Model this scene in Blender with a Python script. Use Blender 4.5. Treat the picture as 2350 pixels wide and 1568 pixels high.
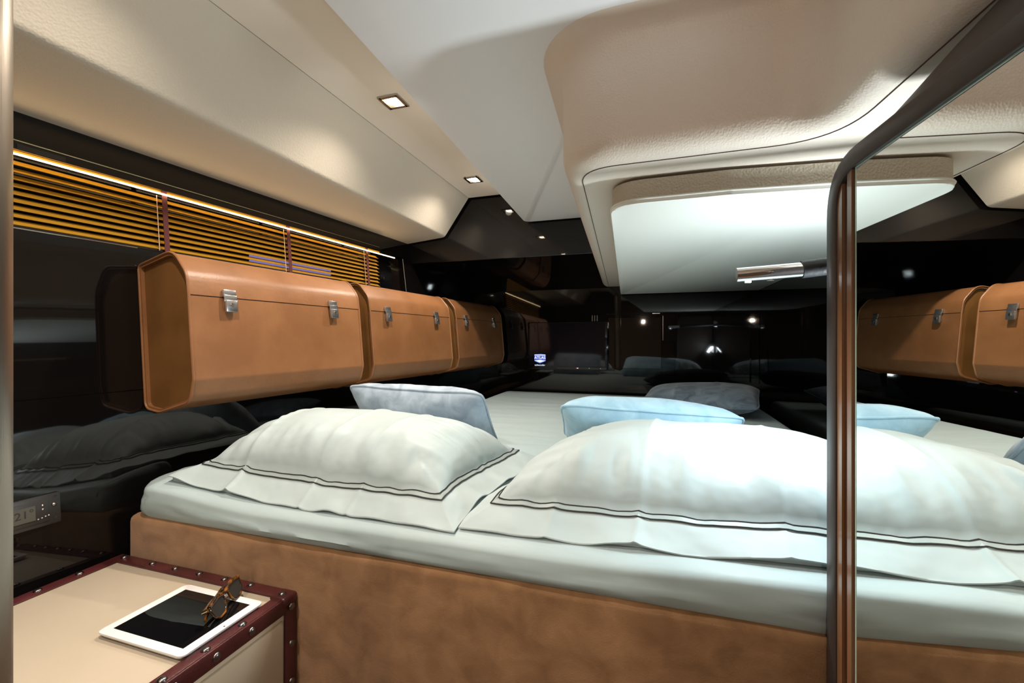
import bpy, bmesh, math, random
from mathutils import Vector, Matrix, noise
random.seed(7)
for o in list(bpy.data.objects): bpy.data.objects.remove(o)
SC = bpy.context.scene; COL = SC.collection
PI = math.pi
CZ = 1.2                      # eye height; heights below are written relative to it and shifted by zz()
# ------------------------------------------------------------------ camera, world, exposure
cam = bpy.data.cameras.new('camera'); camo = bpy.data.objects.new('camera', cam); COL.objects.link(camo)
camo.location = (0, 0, CZ); camo.rotation_euler = (PI/2, 0, math.radians(17.7))
cam.sensor_width = 36; cam.lens = 1015/2350*36; cam.shift_y = -6/2350; cam.clip_start = 0.02
SC.camera = camo
w = bpy.data.worlds.new('world'); SC.world = w; w.use_nodes = True
w.node_tree.nodes['Background'].inputs[0].default_value = (0.10, 0.13, 0.22, 1)
w.node_tree.nodes['Background'].inputs[1].default_value = 0.05
SC.view_settings.view_transform = 'Standard'; SC.view_settings.look = 'None'
SC.view_settings.exposure = 0.12; SC.view_settings.gamma = 1.0; SC.view_settings.use_curve_mapping = False
READ_W = 12.0; DOWN_W = 43.0; UP_W = 7.2; ADDED_SCONCE_W = 5.0; WARM = (1.0, .87, .74); COOL = (.86, .97, 1.0)
# ------------------------------------------------------------------ design helpers: a sight line met with a plane of the room
F = 1015.; _t = math.radians(17.7); S_, C_ = math.sin(_t), math.cos(_t)
def ray(u, v):
    a = (u-1175)/F; b = (778-v)/F
    return Vector((a*C_-S_, a*S_+C_, b))
def onz(u, v, z): r = ray(u, v); return r*(z/r.z)
def onp(u, v, p, n):
    r = ray(u, v); n = Vector(n); return r*(Vector(p).dot(n)/r.dot(n))
WN = (1, -.0708, .08); WP = (-1.5, .9, 0)
def wx(y, z): return -1.5+.0708*(y-.9)-.08*max(z, -.65)
def mx(y): return .279+.0822*(.857-y)         # mirror plane
def lerp(a, b, t): return a+(b-a)*t
def smooth(a, b, x):
    t = min(1, max(0, (x-a)/(b-a))); return t*t*(3-2*t)
# ------------------------------------------------------------------ materials
def mat(name, col, rough=.5, metal=0., spec=.5, coat=0., emit=None, es=0., sheen=0., trans=0., ior=1.5):
    m = bpy.data.materials.new(name); m.use_nodes = True
    b = m.node_tree.nodes['Principled BSDF']
    b.inputs['Base Color'].default_value = (*col, 1); b.inputs['Roughness'].default_value = rough
    b.inputs['Metallic'].default_value = metal; b.inputs['Specular IOR Level'].default_value = spec
    b.inputs['Coat Weight'].default_value = coat; b.inputs['Sheen Weight'].default_value = sheen
    b.inputs['Transmission Weight'].default_value = trans; b.inputs['IOR'].default_value = ior
    if emit: b.inputs['Emission Color'].default_value = (*emit, 1); b.inputs['Emission Strength'].default_value = es
    return m
def nd(m, t, **kw):
    n = m.node_tree.nodes.new(t)
    for k, v in kw.items():
        if k in n.inputs: n.inputs[k].default_value = v
        else: setattr(n, k, v)
    return n
def vary(m, c1, c2, scale=4., detail=4., stretch=(1, 1, 1), lo=.35, hi=.65, distortion=0.):
    nt = m.node_tree; tc = nd(m, 'ShaderNodeTexCoord'); mp = nd(m, 'ShaderNodeMapping')
    mp.inputs['Scale'].default_value = stretch
    no = nd(m, 'ShaderNodeTexNoise', Scale=scale, Detail=detail, Distortion=distortion)
    cr = nd(m, 'ShaderNodeValToRGB'); cr.color_ramp.elements[0].position = lo; cr.color_ramp.elements[1].position = hi
    cr.color_ramp.elements[0].color = (*c1, 1); cr.color_ramp.elements[1].color = (*c2, 1)
    nt.links.new(tc.outputs['Object'], mp.inputs['Vector']); nt.links.new(mp.outputs[0], no.inputs['Vector'])
    nt.links.new(no.outputs[0], cr.inputs[0]); nt.links.new(cr.outputs[0], nt.nodes['Principled BSDF'].inputs['Base Color'])
    return m
def bump(m, kind='noise', scale=200., strength=.2, dist=.002, stretch=(1, 1, 1), detail=2.):
    nt = m.node_tree; b = nt.nodes['Principled BSDF']
    tc = nd(m, 'ShaderNodeTexCoord'); mp = nd(m, 'ShaderNodeMapping'); mp.inputs['Scale'].default_value = stretch
    if kind == 'noise': t = nd(m, 'ShaderNodeTexNoise', Scale=scale, Detail=detail); out = t.outputs[0]
    elif kind == 'vor': t = nd(m, 'ShaderNodeTexVoronoi', Scale=scale); out = t.outputs[0]
    else: t = nd(m, 'ShaderNodeTexWave', Scale=scale); out = t.outputs[1]
    bp = nd(m, 'ShaderNodeBump', Strength=strength, Distance=dist)
    nt.links.new(tc.outputs['Object'], mp.inputs['Vector']); nt.links.new(mp.outputs[0], t.inputs['Vector'])
    nt.links.new(out, bp.inputs['Height'])
    if b.inputs['Normal'].links: nt.links.new(b.inputs['Normal'].links[0].from_socket, bp.inputs['Normal'])
    nt.links.new(bp.outputs[0], b.inputs['Normal']); return m
M = {}
M['lacquer'] = mat('black_lacquer', (.004, .0035, .0035), .03)
M['leather'] = bump(bump(vary(mat('tan_leather', (.5, .22, .07), .42, spec=.45), (.185, .079, .029), (.255, .115, .046), 5, 6), 'noise', 90, .25, .002, detail=6), 'vor', 500, .12, .001)
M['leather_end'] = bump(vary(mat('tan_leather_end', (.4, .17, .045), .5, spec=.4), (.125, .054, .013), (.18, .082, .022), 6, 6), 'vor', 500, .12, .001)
M['seam'] = mat('seam_shadow_gap', (.06, .02, .008), .7)
M['suede'] = bump(vary(mat('suede', (.3, .15, .06), .95, spec=.1, sheen=.2), (.22, .118, .056), (.34, .19, .095), 13, 12, (1, 1, 1.2), .33, .68, .6), 'noise', 350, .3, .002)
M['cotton'] = bump(bump(mat('mint_cotton', (.39, .475, .49), .55, spec=.35, sheen=.1), 'noise', 6, .35, .035, (1, 1, 1), 3), 'noise', 900, .05, .0005)
M['sheet'] = bump(bump(mat('mint_sheet', (.37, .465, .485), .50, spec=.35), 'noise', 3.5, .22, .03, (1, 2.5, 1), 4), 'noise', 900, .05, .0005)
M['thread'] = mat('black_thread', (.012, .012, .014), .6)
M['satin'] = mat('grey_satin_stripe', (.27, .33, .33), .45)
def velvet(n, a, b): return bump(bump(vary(mat(n, a, .75, spec=.25, sheen=.2), a, b, 14, 8, (1, 1, 1), .35, .7, 1.), 'noise', 40, .25, .006, detail=4), 'noise', 600, .25, .001)
M['vel_grey'] = velvet('grey_blue_velvet', (.24, .31, .39), (.42, .51, .61))
M['vel_blue'] = velvet('light_blue_velvet', (.27, .46, .60), (.40, .61, .74))
M['vel_dark'] = velvet('slate_velvet', (.05, .08, .115), (.15, .205, .26))
M['beige'] = bump(vary(mat('beige_headliner', (.6, .53, .42), .62, spec=.3), (.82, .76, .66), (.85, .79, .69), 3, 3), 'vor', 260, .10, .0012)
M['perf'] = bump(mat('perforated_headliner', (.56, .51, .425), .62, spec=.3), 'vor', 170, .35, .0014)
M['white'] = mat('white_ceiling', (.92, .93, .95), .35, spec=.5)
M['softleather'] = bump(mat('cream_soffit_leather', (.82, .72, .62), .38, spec=.5), 'vor', 230, .30, .0015)
M['padcloth'] = bump(mat('cream_suede_panel', (.80, .81, .76), .8, spec=.2), 'noise', 30, .06, .004, (1, 3, 1))
M['perfpad'] = bump(mat('perforated_pad_side', (.52, .47, .38), .6), 'vor', 190, .8, .002)
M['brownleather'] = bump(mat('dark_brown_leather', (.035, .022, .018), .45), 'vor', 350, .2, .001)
M['trimdark'] = bump(mat('dark_trim', (.045, .036, .034), .42), 'vor', 500, .1, .0006)
M['wood'] = vary(mat('walnut_light', (.2, .1, .05), .28, coat=.3), (.16, .075, .034), (.27, .14, .07), 3, 6, (30, 30, 1))
M['wood2'] = vary(mat('walnut_dark', (.05, .018, .009), .25, coat=.3), (.04, .014, .008), (.085, .032, .016), 3, 6, (30, 30, 1))
M['mirror'] = mat('mirror_silver', (.93, .95, .93), .0, 1.)
M['edge'] = mat('glass_edge', (.55, .75, .68), .05, .3)
M['chrome'] = mat('chrome', (.82, .82, .84), .08, 1.)
M['latch'] = mat('latch_nickel', (.50, .50, .51), .26, .92)
M['brass'] = mat('pale_gold_metal', (.75, .62, .38), .2, 1.)
M['darkmetal'] = mat('nailhead_pewter', (.20, .19, .19), .28, 1.)
M['blackrub'] = bump(mat('black_leather_sleeve', (.012, .013, .016), .5), 'noise', 90, .4, .002)
M['cream'] = bump(vary(mat('cream_leather', (.72, .60, .43), .48, spec=.35), (.47, .405, .31), (.50, .43, .335), 4, 4), 'vor', 600, .06, .0006)
M['burg'] = bump(bump(vary(mat('burgundy_leather', (.13, .025, .022), .38), (.048, .009, .011), (.09, .018, .019), 12, 6), 'noise', 220, .4, .0015, detail=5), 'vor', 400, .15, .001)
M['tabwhite'] = mat('white_tablet_bezel', (.83, .83, .84), .15)
M['tabback'] = mat('aluminium', (.55, .55, .57), .3, 1.)
M['glassblack'] = mat('black_glass', (.004, .004, .005), .02)
M['tort'] = vary(mat('tortoiseshell_acetate', (.3, .12, .02), .08, coat=.5), (.02, .007, .003), (.30, .11, .015), 60, 4, (1, 1, 1), .48, .70)
M['lens'] = mat('dark_lens', (.03, .035, .035), .03)
M['slat'] = vary(mat('amber_wood_slat', (.62, .30, .05), .35, coat=.2), (.46, .235, .018), (.56, .30, .03), 3, 5, (1, .3, 1))
M['tape'] = mat('dark_red_ladder_tape', (.10, .02, .022), .8)
M['cord'] = mat('blind_cord', (.7, .5, .35), .6)
M['pelmet'] = mat('brown_black_pelmet', (.012, .008, .007), .12)
M['led'] = mat('led_strip', (1, .8, .5), .5, emit=(1, .72, .40), es=15)
M['dock'] = mat('lilac_dock_light', (.6, .6, 1), .5, emit=(.50, .47, 1), es=26)
M['bulb'] = mat('downlight_bulb', (1, .9, .7), .5, emit=(1, .82, .6), es=60)
M['bulbcool'] = mat('reading_led', (1, 1, 1), .5, emit=(.85, .95, 1), es=60)
M['frost'] = mat('added_uplight_glass', (.9, .95, 1), .5, emit=(.85, .95, 1), es=10)
M['frostwarm'] = mat('added_sconce_glass', (1, .9, .8), .5, emit=(1, .8, .6), es=1.2)
M['steel'] = mat('satin_steel', (.5, .49, .47), .25, 1.)
M['bronze'] = bump(mat('brushed_bronze', (.40, .35, .29), .36, 1.), 'noise', 900, .2, .0006, (1, 1, .02))
M['glass'] = mat('window_glass', (.02, .02, .025), .02, trans=.85, ior=1.45)
M['panelgrey'] = mat('thermostat_grey', (.026, .024, .023), .35)
M['lcd'] = mat('lcd', (.07, .065, .05), .3)
M['lcdink'] = mat('lcd_ink', (.012, .012, .012), .4)
M['tvframe'] = mat('tv_gloss_frame', (.006, .005, .006), .08)
M['tvscreen'] = mat('tv_screen', (.009, .007, .012), .06)
M['badge'] = mat('badge_blue', (.05, .08, .3), .3, emit=(.10, .15, .55), es=.7)
M['badgelt'] = mat('badge_light', (.6, .7, 1), .3, emit=(.62, .75, 1), es=1.1)
M['badgepk'] = mat('badge_letters', (.8, .75, 1), .3, emit=(.85, .8, 1), es=1.2)
M['redled'] = mat('red_indicator', (.6, .1, .1), .3, emit=(1, .2, .2), es=.6)
M['darkwood'] = vary(mat('floor_teak', (.12, .06, .03), .3), (.09, .045, .02), (.16, .08, .04), 3, 5, (1, 12, 1))
M['oak'] = mat('cabin_rear_panel', (.17, .13, .10), .5)
# ------------------------------------------------------------------ geometry helpers
def tag(o, label=None, cat=None, group=None, kind=None):
    if label: o['label'] = label
    if cat: o['category'] = cat
    if group: o['group'] = group
    if kind: o['kind'] = kind
    return o
def empty(name, loc, label, cat, group=None, rz=0.):
    o = bpy.data.objects.new(name, None); o.empty_display_size = .05
    o.location = loc; o.rotation_euler = (0, 0, rz); COL.objects.link(o)
    return tag(o, label, cat, group)
def mesh(name, vs, fs, m, parent=None, smooth_=None, loc=None, mats=None, fm=None, local=False):
    """vs in world coordinates (z relative to the eye) unless local"""
    me = bpy.data.meshes.new(name)
    if not local: vs = [(v[0], v[1], v[2]+CZ) for v in vs]
    if parent is not None and not local:
        inv = parent_matrix(parent).inverted(); vs = [inv @ Vector(v) for v in vs]
    me.from_pydata([tuple(v) for v in vs], [], fs); me.validate()
    for x in (mats or [m]): me.materials.append(x)
    if fm:
        for p, i in zip(me.polygons, fm): p.material_index = i
    bm = bmesh.new(); bm.from_mesh(me); bmesh.ops.recalc_face_normals(bm, faces=bm.faces); bm.to_mesh(me); bm.free()
    if smooth_ is not None:
        me.shade_smooth(); me.set_sharp_from_angle(angle=math.radians(smooth_))
    o = bpy.data.objects.new(name, me); COL.objects.link(o)
    if parent is not None: o.parent = parent
    return o
def parent_matrix(p):
    mtx = Matrix.LocRotScale(p.location, p.rotation_euler, p.scale)
    return parent_matrix(p.parent) @ mtx if p.parent else mtx
def boxg(c, s, R=None, bev=0., seg=2):
    bm = bmesh.new(); bmesh.ops.create_cube(bm, size=1)
    for v in bm.verts: v.co = Vector((v.co.x*s[0], v.co.y*s[1], v.co.z*s[2]))
    if bev: bmesh.ops.bevel(bm, geom=bm.edges[:], offset=bev, segments=seg, affect='EDGES', profile=.5)
    vs = []
    for v in bm.verts:
        q = v.co.copy()
        if R: q = R @ q
        vs.append(q+Vector(c))
    bm.verts.index_update(); fs = [[v.index for v in f.verts] for f in bm.faces]; bm.free()
    return vs, fs
def join(*gs):
    vs, fs = [], []
    for a, b in gs:
        k = len(vs); vs += [Vector(x) for x in a]; fs += [[i+k for i in f] for f in b]
    return vs, fs
def box(name, c, s, m, parent=None, R=None, bev=0., **k):
    vs, fs = boxg(c, s, R, bev); return mesh(name, vs, fs, m, parent, 35, **k)
def frame_axes(d):
    d = d.normalized(); up = Vector((0, 0, 1)) if abs(d.z) < .9 else Vector((1, 0, 0))
    a = d.cross(up).normalized(); return a, a.cross(d).normalized()
def tubeg(pts, r, n=10, closed=False, cap=True):
    pts = [Vector(p) for p in pts]; vs, fs = [], []; N = len(pts); pa = None
    for i, p in enumerate(pts):
        if closed: d = pts[(i+1) % N]-pts[i-1]
        else: d = pts[min(i+1, N-1)]-pts[max(i-1, 0)]
        d.normalize()
        if pa is None: a, b = frame_axes(d)
        else: a = (pa-d*pa.dot(d)).normalized(); b = a.cross(d)
        pa = a; rr = r(i/(N-1)) if callable(r) else r
        for k in range(n):
            t = 2*PI*k/n; vs.append(p+a*(rr*math.cos(t))+b*(rr*math.sin(t)))
    for i in range(N if closed else N-1):
        for k in range(n):
            j = (i+1) % N; fs.append([i*n+k, i*n+(k+1) % n, j*n+(k+1) % n, j*n+k])
    if cap and not closed: fs += [list(range(n))[::-1], [(N-1)*n+k for k in range(n)]]
    return vs, fs
def gridf(nu, nv, closed_u=False, off=0):
    fs = []
    for i in range(nu if closed_u else nu-1):
        for j in range(nv-1):
            a = i*nv+j; b = ((i+1) % nu)*nv+j; fs.append([off+a, off+b, off+b+1, off+a+1])
    return fs
def dome(c, r, h, n, axis, up=None):
    """nailhead: low dome on direction n"""
    n = Vector(n).normalized(); a, b = frame_axes(n); vs, fs = [], []
    rings = [(1, 0), (.95, .35), (.75, .7), (.4, .93)]
    for (q, z) in rings:
        for k in range(10):
            t = 2*PI*k/10; vs.append(Vector(c)+a*(q*r*math.cos(t))+b*(q*r*math.sin(t))+n*(z*h))
    vs.append(Vector(c)+n*h)
    for i in range(3):
        for k in range(10): fs.append([i*10+k, i*10+(k+1) % 10, (i+1)*10+(k+1) % 10, (i+1)*10+k])
    for k in range(10): fs.append([30+k, 30+(k+1) % 10, 40])
    fs.append(list(range(10))[::-1]); return vs, fs
def arc(c, r, a0, a1, n): return [(c[0]+r*math.cos(lerp(a0, a1, i/n)), c[1]+r*math.sin(lerp(a0, a1, i/n))) for i in range(n+1)]
def round_poly(pts, rads, n=6, closed=True):
    out = []; N = len(pts)
    for i in range(N):
        p = Vector(pts[i]); r = rads[i] if isinstance(rads, (list, tuple)) else rads
        if (not closed and i in (0, N-1)) or r <= 0: out.append(p); continue
        a = Vector(pts[i-1])-p; b = Vector(pts[(i+1) % N])-p; la, lb = a.length, b.length; a /= la; b /= lb
        ang = a.angle(b); t = min(r/math.tan(ang/2), la*.49, lb*.49)
        p0, p1 = p+a*t, p+b*t
        for k in range(n+1):
            s = k/n; out.append((1-s)**2*p0+2*s*(1-s)*p+s*s*p1)
    return out
def slab(name, poly, z0, z1, m, parent=None, bev=0., sm=35, topmat=None):
    """polygon prism from z0 (lower) to z1 with small rounded lower edge"""
    vs, fs = [], []; n = len(poly)
    for z in (z0, z1):
        for p in poly: vs.append((p[0], p[1], z))
    fs.append(list(range(n))); fs.append([n+i for i in range(n)])
    for i in range(n): fs.append([i, (i+1) % n, n+(i+1) % n, n+i])
    if bev:
        bm = bmesh.new(); bv = [bm.verts.new(v) for v in vs]
        for f in fs: bm.faces.new([bv[i] for i in f])
        bmesh.ops.bevel(bm, geom=bm.edges[:], offset=bev, segments=2, affect='EDGES', profile=.5)
        bm.verts.index_update(); vs = [v.co.copy() for v in bm.verts]; fs = [[v.index for v in f.verts] for f in bm.faces]; bm.free()
    return mesh(name, vs, fs, m, parent, sm)
def inset_poly(poly, d):
    out = []; n = len(poly); cen = sum((Vector(p) for p in poly), Vector((0, 0)))/n
    for i in range(n):
        p = Vector(poly[i]); a = p-Vector(poly[i-1]); b = Vector(poly[(i+1) % n])-p
        if a.length < 1e-6: a = b
        if b.length < 1e-6: b = a
        t = (a.normalized()+b.normalized()).normalized(); q = Vector((t.y, -t.x))
        if q.dot(cen-p) < 0: q = -q
        out.append(p+q*d)
    return out
def lamp(name, kind, loc, power, color, parent=None, size=.05, rot=None, angle=None, blend=.4):
    l = bpy.data.lights.new(name, kind); l.energy = power; l.color = color
    if kind == 'AREA': l.size = size
    else: l.shadow_soft_size = size
    if angle: l.spot_size = math.radians(angle); l.spot_blend = blend
    o = bpy.data.objects.new(name, l); COL.objects.link(o)
    p = Vector((loc[0], loc[1], loc[2]+CZ))
    if parent: o.parent = parent; p = parent_matrix(parent).inverted() @ p
    o.location = p
    if rot: o.rotation_euler = rot
    return o
def text(name, s, size, m, parent, mtx, depth=.0004):
    c = bpy.data.curves.new(name, 'FONT'); c.body = s; c.size = size; c.extrude = depth; c.align_x = 'CENTER'; c.align_y = 'CENTER'
    t = bpy.data.objects.new(name, c); COL.objects.link(t); dg = bpy.context.evaluated_depsgraph_get(); dg.update()
    me = bpy.data.meshes.new_from_object(t.evaluated_get(dg)); me.name = name
    bpy.data.objects.remove(t); bpy.data.curves.remove(c)
    me.materials.clear(); me.materials.append(m)
    o = bpy.data.objects.new(name, me); COL.objects.link(o); o.parent = parent
    sh = Matrix.Translation((0, 0, CZ)); o.matrix_local = parent_matrix(parent).inverted() @ sh @ mtx
    return o
def struct(o): o['kind'] = 'structure'; return o

# ================================================================== THE SETTING
ZF = -CZ
struct(mesh('floor', *boxg((-.4, 1, ZF-.03), (3.0, 5.2, .06)), M['darkwood']))
# left wall: lacquered, leaning out, with a long window opening
WZ0, WZ1, WY0, WY1 = .283, .485, .20, 2.335
def wallpanel(y0, y1, z0, z1, th=.03, bev=.0015):
    q = [(y0, z0), (y1, z0), (y1, z1), (y0, z1)]
    vs = [(wx(y, z), y, z) for y, z in q]+[(wx(y, z)-th, y, z) for y, z in q]
    return vs, [[0, 1, 2, 3], [4, 5, 6, 7], [0, 1, 5, 4], [1, 2, 6, 5], [2, 3, 7, 6], [3, 0, 4, 7]]
wl = struct(mesh('wall_left', *wallpanel(-1.4, 3.27, -.1535, WZ0), M['lacquer']))
for y0, y1, z0, z1 in ((-1.4, 3.27, -.65, -.1555), (-1.4, 3.27, ZF, -.65), (-1.4, 3.27, WZ1, .85), (-1.4, WY0, WZ0, WZ1), (WY1, 3.27, WZ0, WZ1)):
    mesh('wall_panel', *wallpanel(y0, y1, z0, z1), M['lacquer'], wl)
mesh('joint_backing', *wallpanel(-1.4, 3.27, -.17, -.14, .01), M['seam'], wl).location.x -= .032
# window: casing, glass, sill
wd = struct(mesh('window_1', *join(
    wallpanel(WY0, WY1, WZ0-.004, WZ0+.0), wallpanel(WY0, WY1, WZ1, WZ1+.004)), M['pelmet']))
def shiftx(g, d): return [Vector((v[0]+d, v[1], v[2])) for v in g[0]], g[1]
for nm, y0, y1, z0, z1, d, th, m in (('window_glass', WY0, WY1, WZ0, WZ1, -.085, .006, 'glass'),
    ('window_sill', WY0, WY1, WZ0-.004, WZ0, -.03, .06, 'pelmet'), ('window_head', WY0, WY1, WZ1, WZ1+.004, -.03, .06, 'pelmet'),
    ('window_reveal', WY1, WY1+.004, WZ0, WZ1, -.03, .06, 'pelmet')):
    mesh(nm, *shiftx(wallpanel(y0, y1, z0, z1, th), d), M[m], wd)
# slim satin lines of the window frame
mesh('window_trim', *tubeg([(wx(y, .509)+.001, y, .509) for y in (.2, 1, 1.6, 2.12)], .0022, 6), M['brass'], wd)
mesh('window_trim', *tubeg([(wx(WY1, z)+.001, WY1+(.48-z)*.08, z) for z in (.48, .4, .33, .28)], .0022, 6), M['steel'], wd)
mesh('window_trim', *tubeg([(wx(y, .281)+.001, y, .281) for y in (.2, .7, .95)], .0018, 6), M['steel'], wd)
# ceiling at the left: locker-like band, sloped perforated panel, downlight channel, white panel
YE = 2.4
def strip(name, a0, b0, a1, b1, th, m, kind=True, sm=30, bev=.0):
    """quad panel between two edges, thickened away from the room"""
    p = [Vector(a0), Vector(b0), Vector(b1), Vector(a1)]; n = (p[1]-p[0]).cross(p[3]-p[0]).normalized()
    if n.z < 0: n = -n
    vs = p+[q+n*th for q in p]
    o = mesh(name, vs, [[0, 1, 2, 3], [4, 5, 6, 7], [0, 1, 5, 4], [1, 2, 6, 5], [2, 3, 7, 6], [3, 0, 4, 7]], m, None, sm)
    return struct(o) if kind else o
YN = -1.4
ce = []
# profile with softly rounded lower bend
prof = round_poly([(0, 0), (1, 0), (2, 0)], 0)
def ceil_pt(k, y):
    A = Vector((wx(y, .585)-.0, y, .585)); B = Vector((-1.19, y, .609)); Cc = Vector((-1.035, y, .828)); D = Vector((-.50, y, .832))
    return [A, B, Cc, D][k]
vs, fs = [], []
ys = [YN, -.6, .2, 1., 1.8, YE]
for y in ys:
    A, B, Cc = ceil_pt(0, y), ceil_pt(1, y), ceil_pt(2, y)
    p2 = round_poly([(A.x, A.z), (B.x, B.z), (Cc.x, Cc.z)], [0, .035, 0], 6, closed=False)
    row = [Vector((p[0], y, p[1])) for p in p2]; back = [v+Vector((-.012, 0, .02)) for v in row[::-1]]
    vs += row+back
nv = len(vs)//len(ys)
fs = gridf(len(ys), nv)+[[i*nv, (i+1)*nv, (i+1)*nv+nv-1, i*nv+nv-1] for i in range(len(ys)-1)]+[list(range(nv)), [(len(ys)-1)*nv+k for k in range(nv)]]
struct(mesh('ceiling', vs, fs, M['perf'], None, 30))
strip('trim_1', (-1.034, YN, .829), (-.45, YN, .832), (-1.034, YE, .829), (-.60, YE, .832), .02, M['beige'])
# white panel hung lower than the channel
wpoly = round_poly([(-.570-.0666*(-.85), YN), (-.689, YE), (.9, YE), (.9, YN)], [0, .03, 0, 0], 5)
struct(slab('trim_2', wpoly, .659, .83, M['white'], bev=.004))
# bulkhead at the foot of the bed: upper box forward, lower wall further back
ub = struct(mesh('wall_back', *boxg((-.3, 3.30, -.37), (2.6, .06, 1.68)), M['lacquer']))
mesh('upper_bulkhead', *boxg((-.435, 2.85, .70), (2.45, .86, .47), None, .003), M['lacquer'], ub)
# right wall beside the bed and behind the wardrobe
struct(mesh('wall_right', *boxg((.69, .95, -.17), (.06, 4.7, 2.06)), M['lacquer']))
struct(mesh('wall_front', *boxg((-.4, -1.43, -.17), (2.6, .06, 2.06)), M['oak']))
# ---------------- soffit: dropped cream leather moulding over the bed
SZ = .379
pth = round_poly([(-.305, 3.27), (-.155, .992), (.338, .985), (mx(-1.4)+.062, -1.4)], [0, .09, .13, 0], 10, closed=False)
pth = [Vector((p[0], p[1])) for p in pth]
# densify straight runs
dp = [pth[0]]
for a, b in zip(pth, pth[1:]):
    n = max(1, int((b-a).length/.15))
    for k in range(1, n+1): dp.append(a.lerp(b, k/n))
rings = [(0, 0), (.012, .0012), (.024, .006), (.036, .015), (.044, .028), (.048, .045), (.048, .20), (.052, .235), (.062, .258), (.085, .278), (.10, .281)]
vs = []
for i, p in enumerate(dp):
    d = (dp[min(i+1, len(dp)-1)]-dp[max(i-1, 0)]).normalized(); nrm = Vector((d.y, -d.x))   # to be outward (towards room)
    if i == 0: base = nrm
    for o_, z in rings:
        q = p+nrm*o_
        vs.append((q.x, q.y, SZ+z))
# check direction: near the front run the outward side is -Y
fs = gridf(len(dp), len(rings))
NR = len(rings)
under = [i*NR for i in range(len(dp))]
k = len(vs); vs += [(.66, -1.4, SZ), (.66, 3.27, SZ)]
fs.append(under+[k, k+1])
sof = struct(mesh('ceiling_soffit', vs, fs, M['softleather'], None, 40)); sof.name = 'trim_3'
st = []
for i, p in enumerate(dp):
    d = (dp[min(i+1, len(dp)-1)]-dp[max(i-1, 0)]).normalized(); q = p+Vector((d.y, -d.x))*.002
    st.append((q.x, q.y, SZ-.0003))
mesh('stitched_seam', *tubeg(st, .0011, 5), M['seam'], sof)

pd = struct(empty('trim_5', (.2, 2.1, .33+CZ), None, None))
ppoly = round_poly([(-.215, 3.22), (-.095, 1.075), (.16, 1.071), (.40, 1.095), (.655, 1.14), (.655, 3.22)], [.01, .085, .05, .05, 0, 0], 9)
slab('pad_side', ppoly, .3235, .372, M['perfpad'], pd)
slab('pad_mounting', inset_poly(ppoly, .03), .371, .3795, M['seam'], pd)
slab('pad_face', inset_poly(ppoly, -.0025), .3165, .3265, M['padcloth'], pd, bev=.003)
mesh('pad_piping', *tubeg([(p.x, p.y, .3265) for p in inset_poly(ppoly, -.003)], .0022, 6, closed=True), M['padcloth'], pd, 60)

# ---------------- wardrobe with mirror, walnut stile and dark trim
WTOP = .253
ANG = math.atan2(.0822, 1)
def mp(y, z, off=0.):            # point on the mirror plane at depth y; off = towards the room
    return Vector((mx(y)-off*math.cos(ANG), y-off*math.sin(ANG), z))
wr = empty('mirrored_wardrobe', (.45, .3, ZF+CZ), 'mirrored wardrobe with walnut edge strips and dark curved trim, right of the bed', 'wardrobe')
def mprism(name, y0, y1, z0, z1, o0, o1, m, bev=0.):
    P = [mp(y0, z0, o0), mp(y1, z0, o0), mp(y1, z1, o0), mp(y0, z1, o0), mp(y0, z0, o1), mp(y1, z0, o1), mp(y1, z1, o1), mp(y0, z1, o1)]
    return mesh(name, P, [[0, 1, 2, 3], [4, 5, 6, 7], [0, 1, 5, 4], [1, 2, 6, 5], [2, 3, 7, 6], [3, 0, 4, 7]], m, wr, 30)
# carcass
y0, y1 = -1.39, .850
vs = [(mx(y0)+.014, y0, ZF), (mx(y1)+.014, y1, ZF), (.655, y1, ZF), (.655, y0, ZF)]; vs += [(a, b, .262) for a, b, c in vs]
mesh('carcass', vs, [[0, 1, 2, 3], [4, 5, 6, 7], [0, 1, 5, 4], [1, 2, 6, 5], [2, 3, 7, 6], [3, 0, 4, 7]], M['brownleather'], wr)
mprism('mirror_panel', -1.2, .7765, ZF+.05, WTOP, .0, -.005, M['mirror'])
mprism('mirror_edge', .7765, .7785, ZF+.05, WTOP, .0005, -.005, M['edge'])
mprism('mirror_edge', -1.2, .7785, WTOP, WTOP+.0016, .0005, -.005, M['edge'])
mprism('shadow_gap', .7785, .7835, ZF+.05, WTOP, -.006, -.010, M['thread'])
mprism('walnut_strip', .7835, .7960, ZF+.05, WTOP+.01, .003, -.010, M['wood'])
mprism('walnut_strip', .7960, .8120, ZF+.05, WTOP+.01, -.001, -.010, M['wood2'])
mprism('walnut_strip', .8120, .8270, ZF+.05, WTOP+.01, .003, -.010, M['wood'])
# dark trim: up the far edge, round the corner, forward over the mirror
path = [(.8430, ZF+.02)]+[(p[0], p[1]) for p in round_poly([(.8430, .0), (.8430, .270), (.3, .270)], [0, .075, 0], 9, closed=False)]+[(-1.2, .270)]
vs, fs = [], []
for i, (y, z) in enumerate(path):
    d = Vector(path[min(i+1, len(path)-1)])-Vector(path[max(i-1, 0)]); d.normalize(); nn = Vector((d.y, -d.x))
    for a, b in ((-.0135, .006), (-.0155, .0045), (-.0155, -.012), (.0135, -.012), (.0135, .0045), (.0115, .006)):
        vs.append(mp(y+nn.x*a, z+nn.y*a, b))
n6 = 6
for i in range(len(path)-1):
    for k in range(6): fs.append([i*6+k, i*6+(k+1) % 6, (i+1)*6+(k+1) % 6, (i+1)*6+k])
fs += [[0, 1, 2, 3, 4, 5], [(len(path)-1)*6+k for k in range(6)]]
mesh('dark_trim', vs, fs, M['trimdark'], wr, 40)
vs = []
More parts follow.
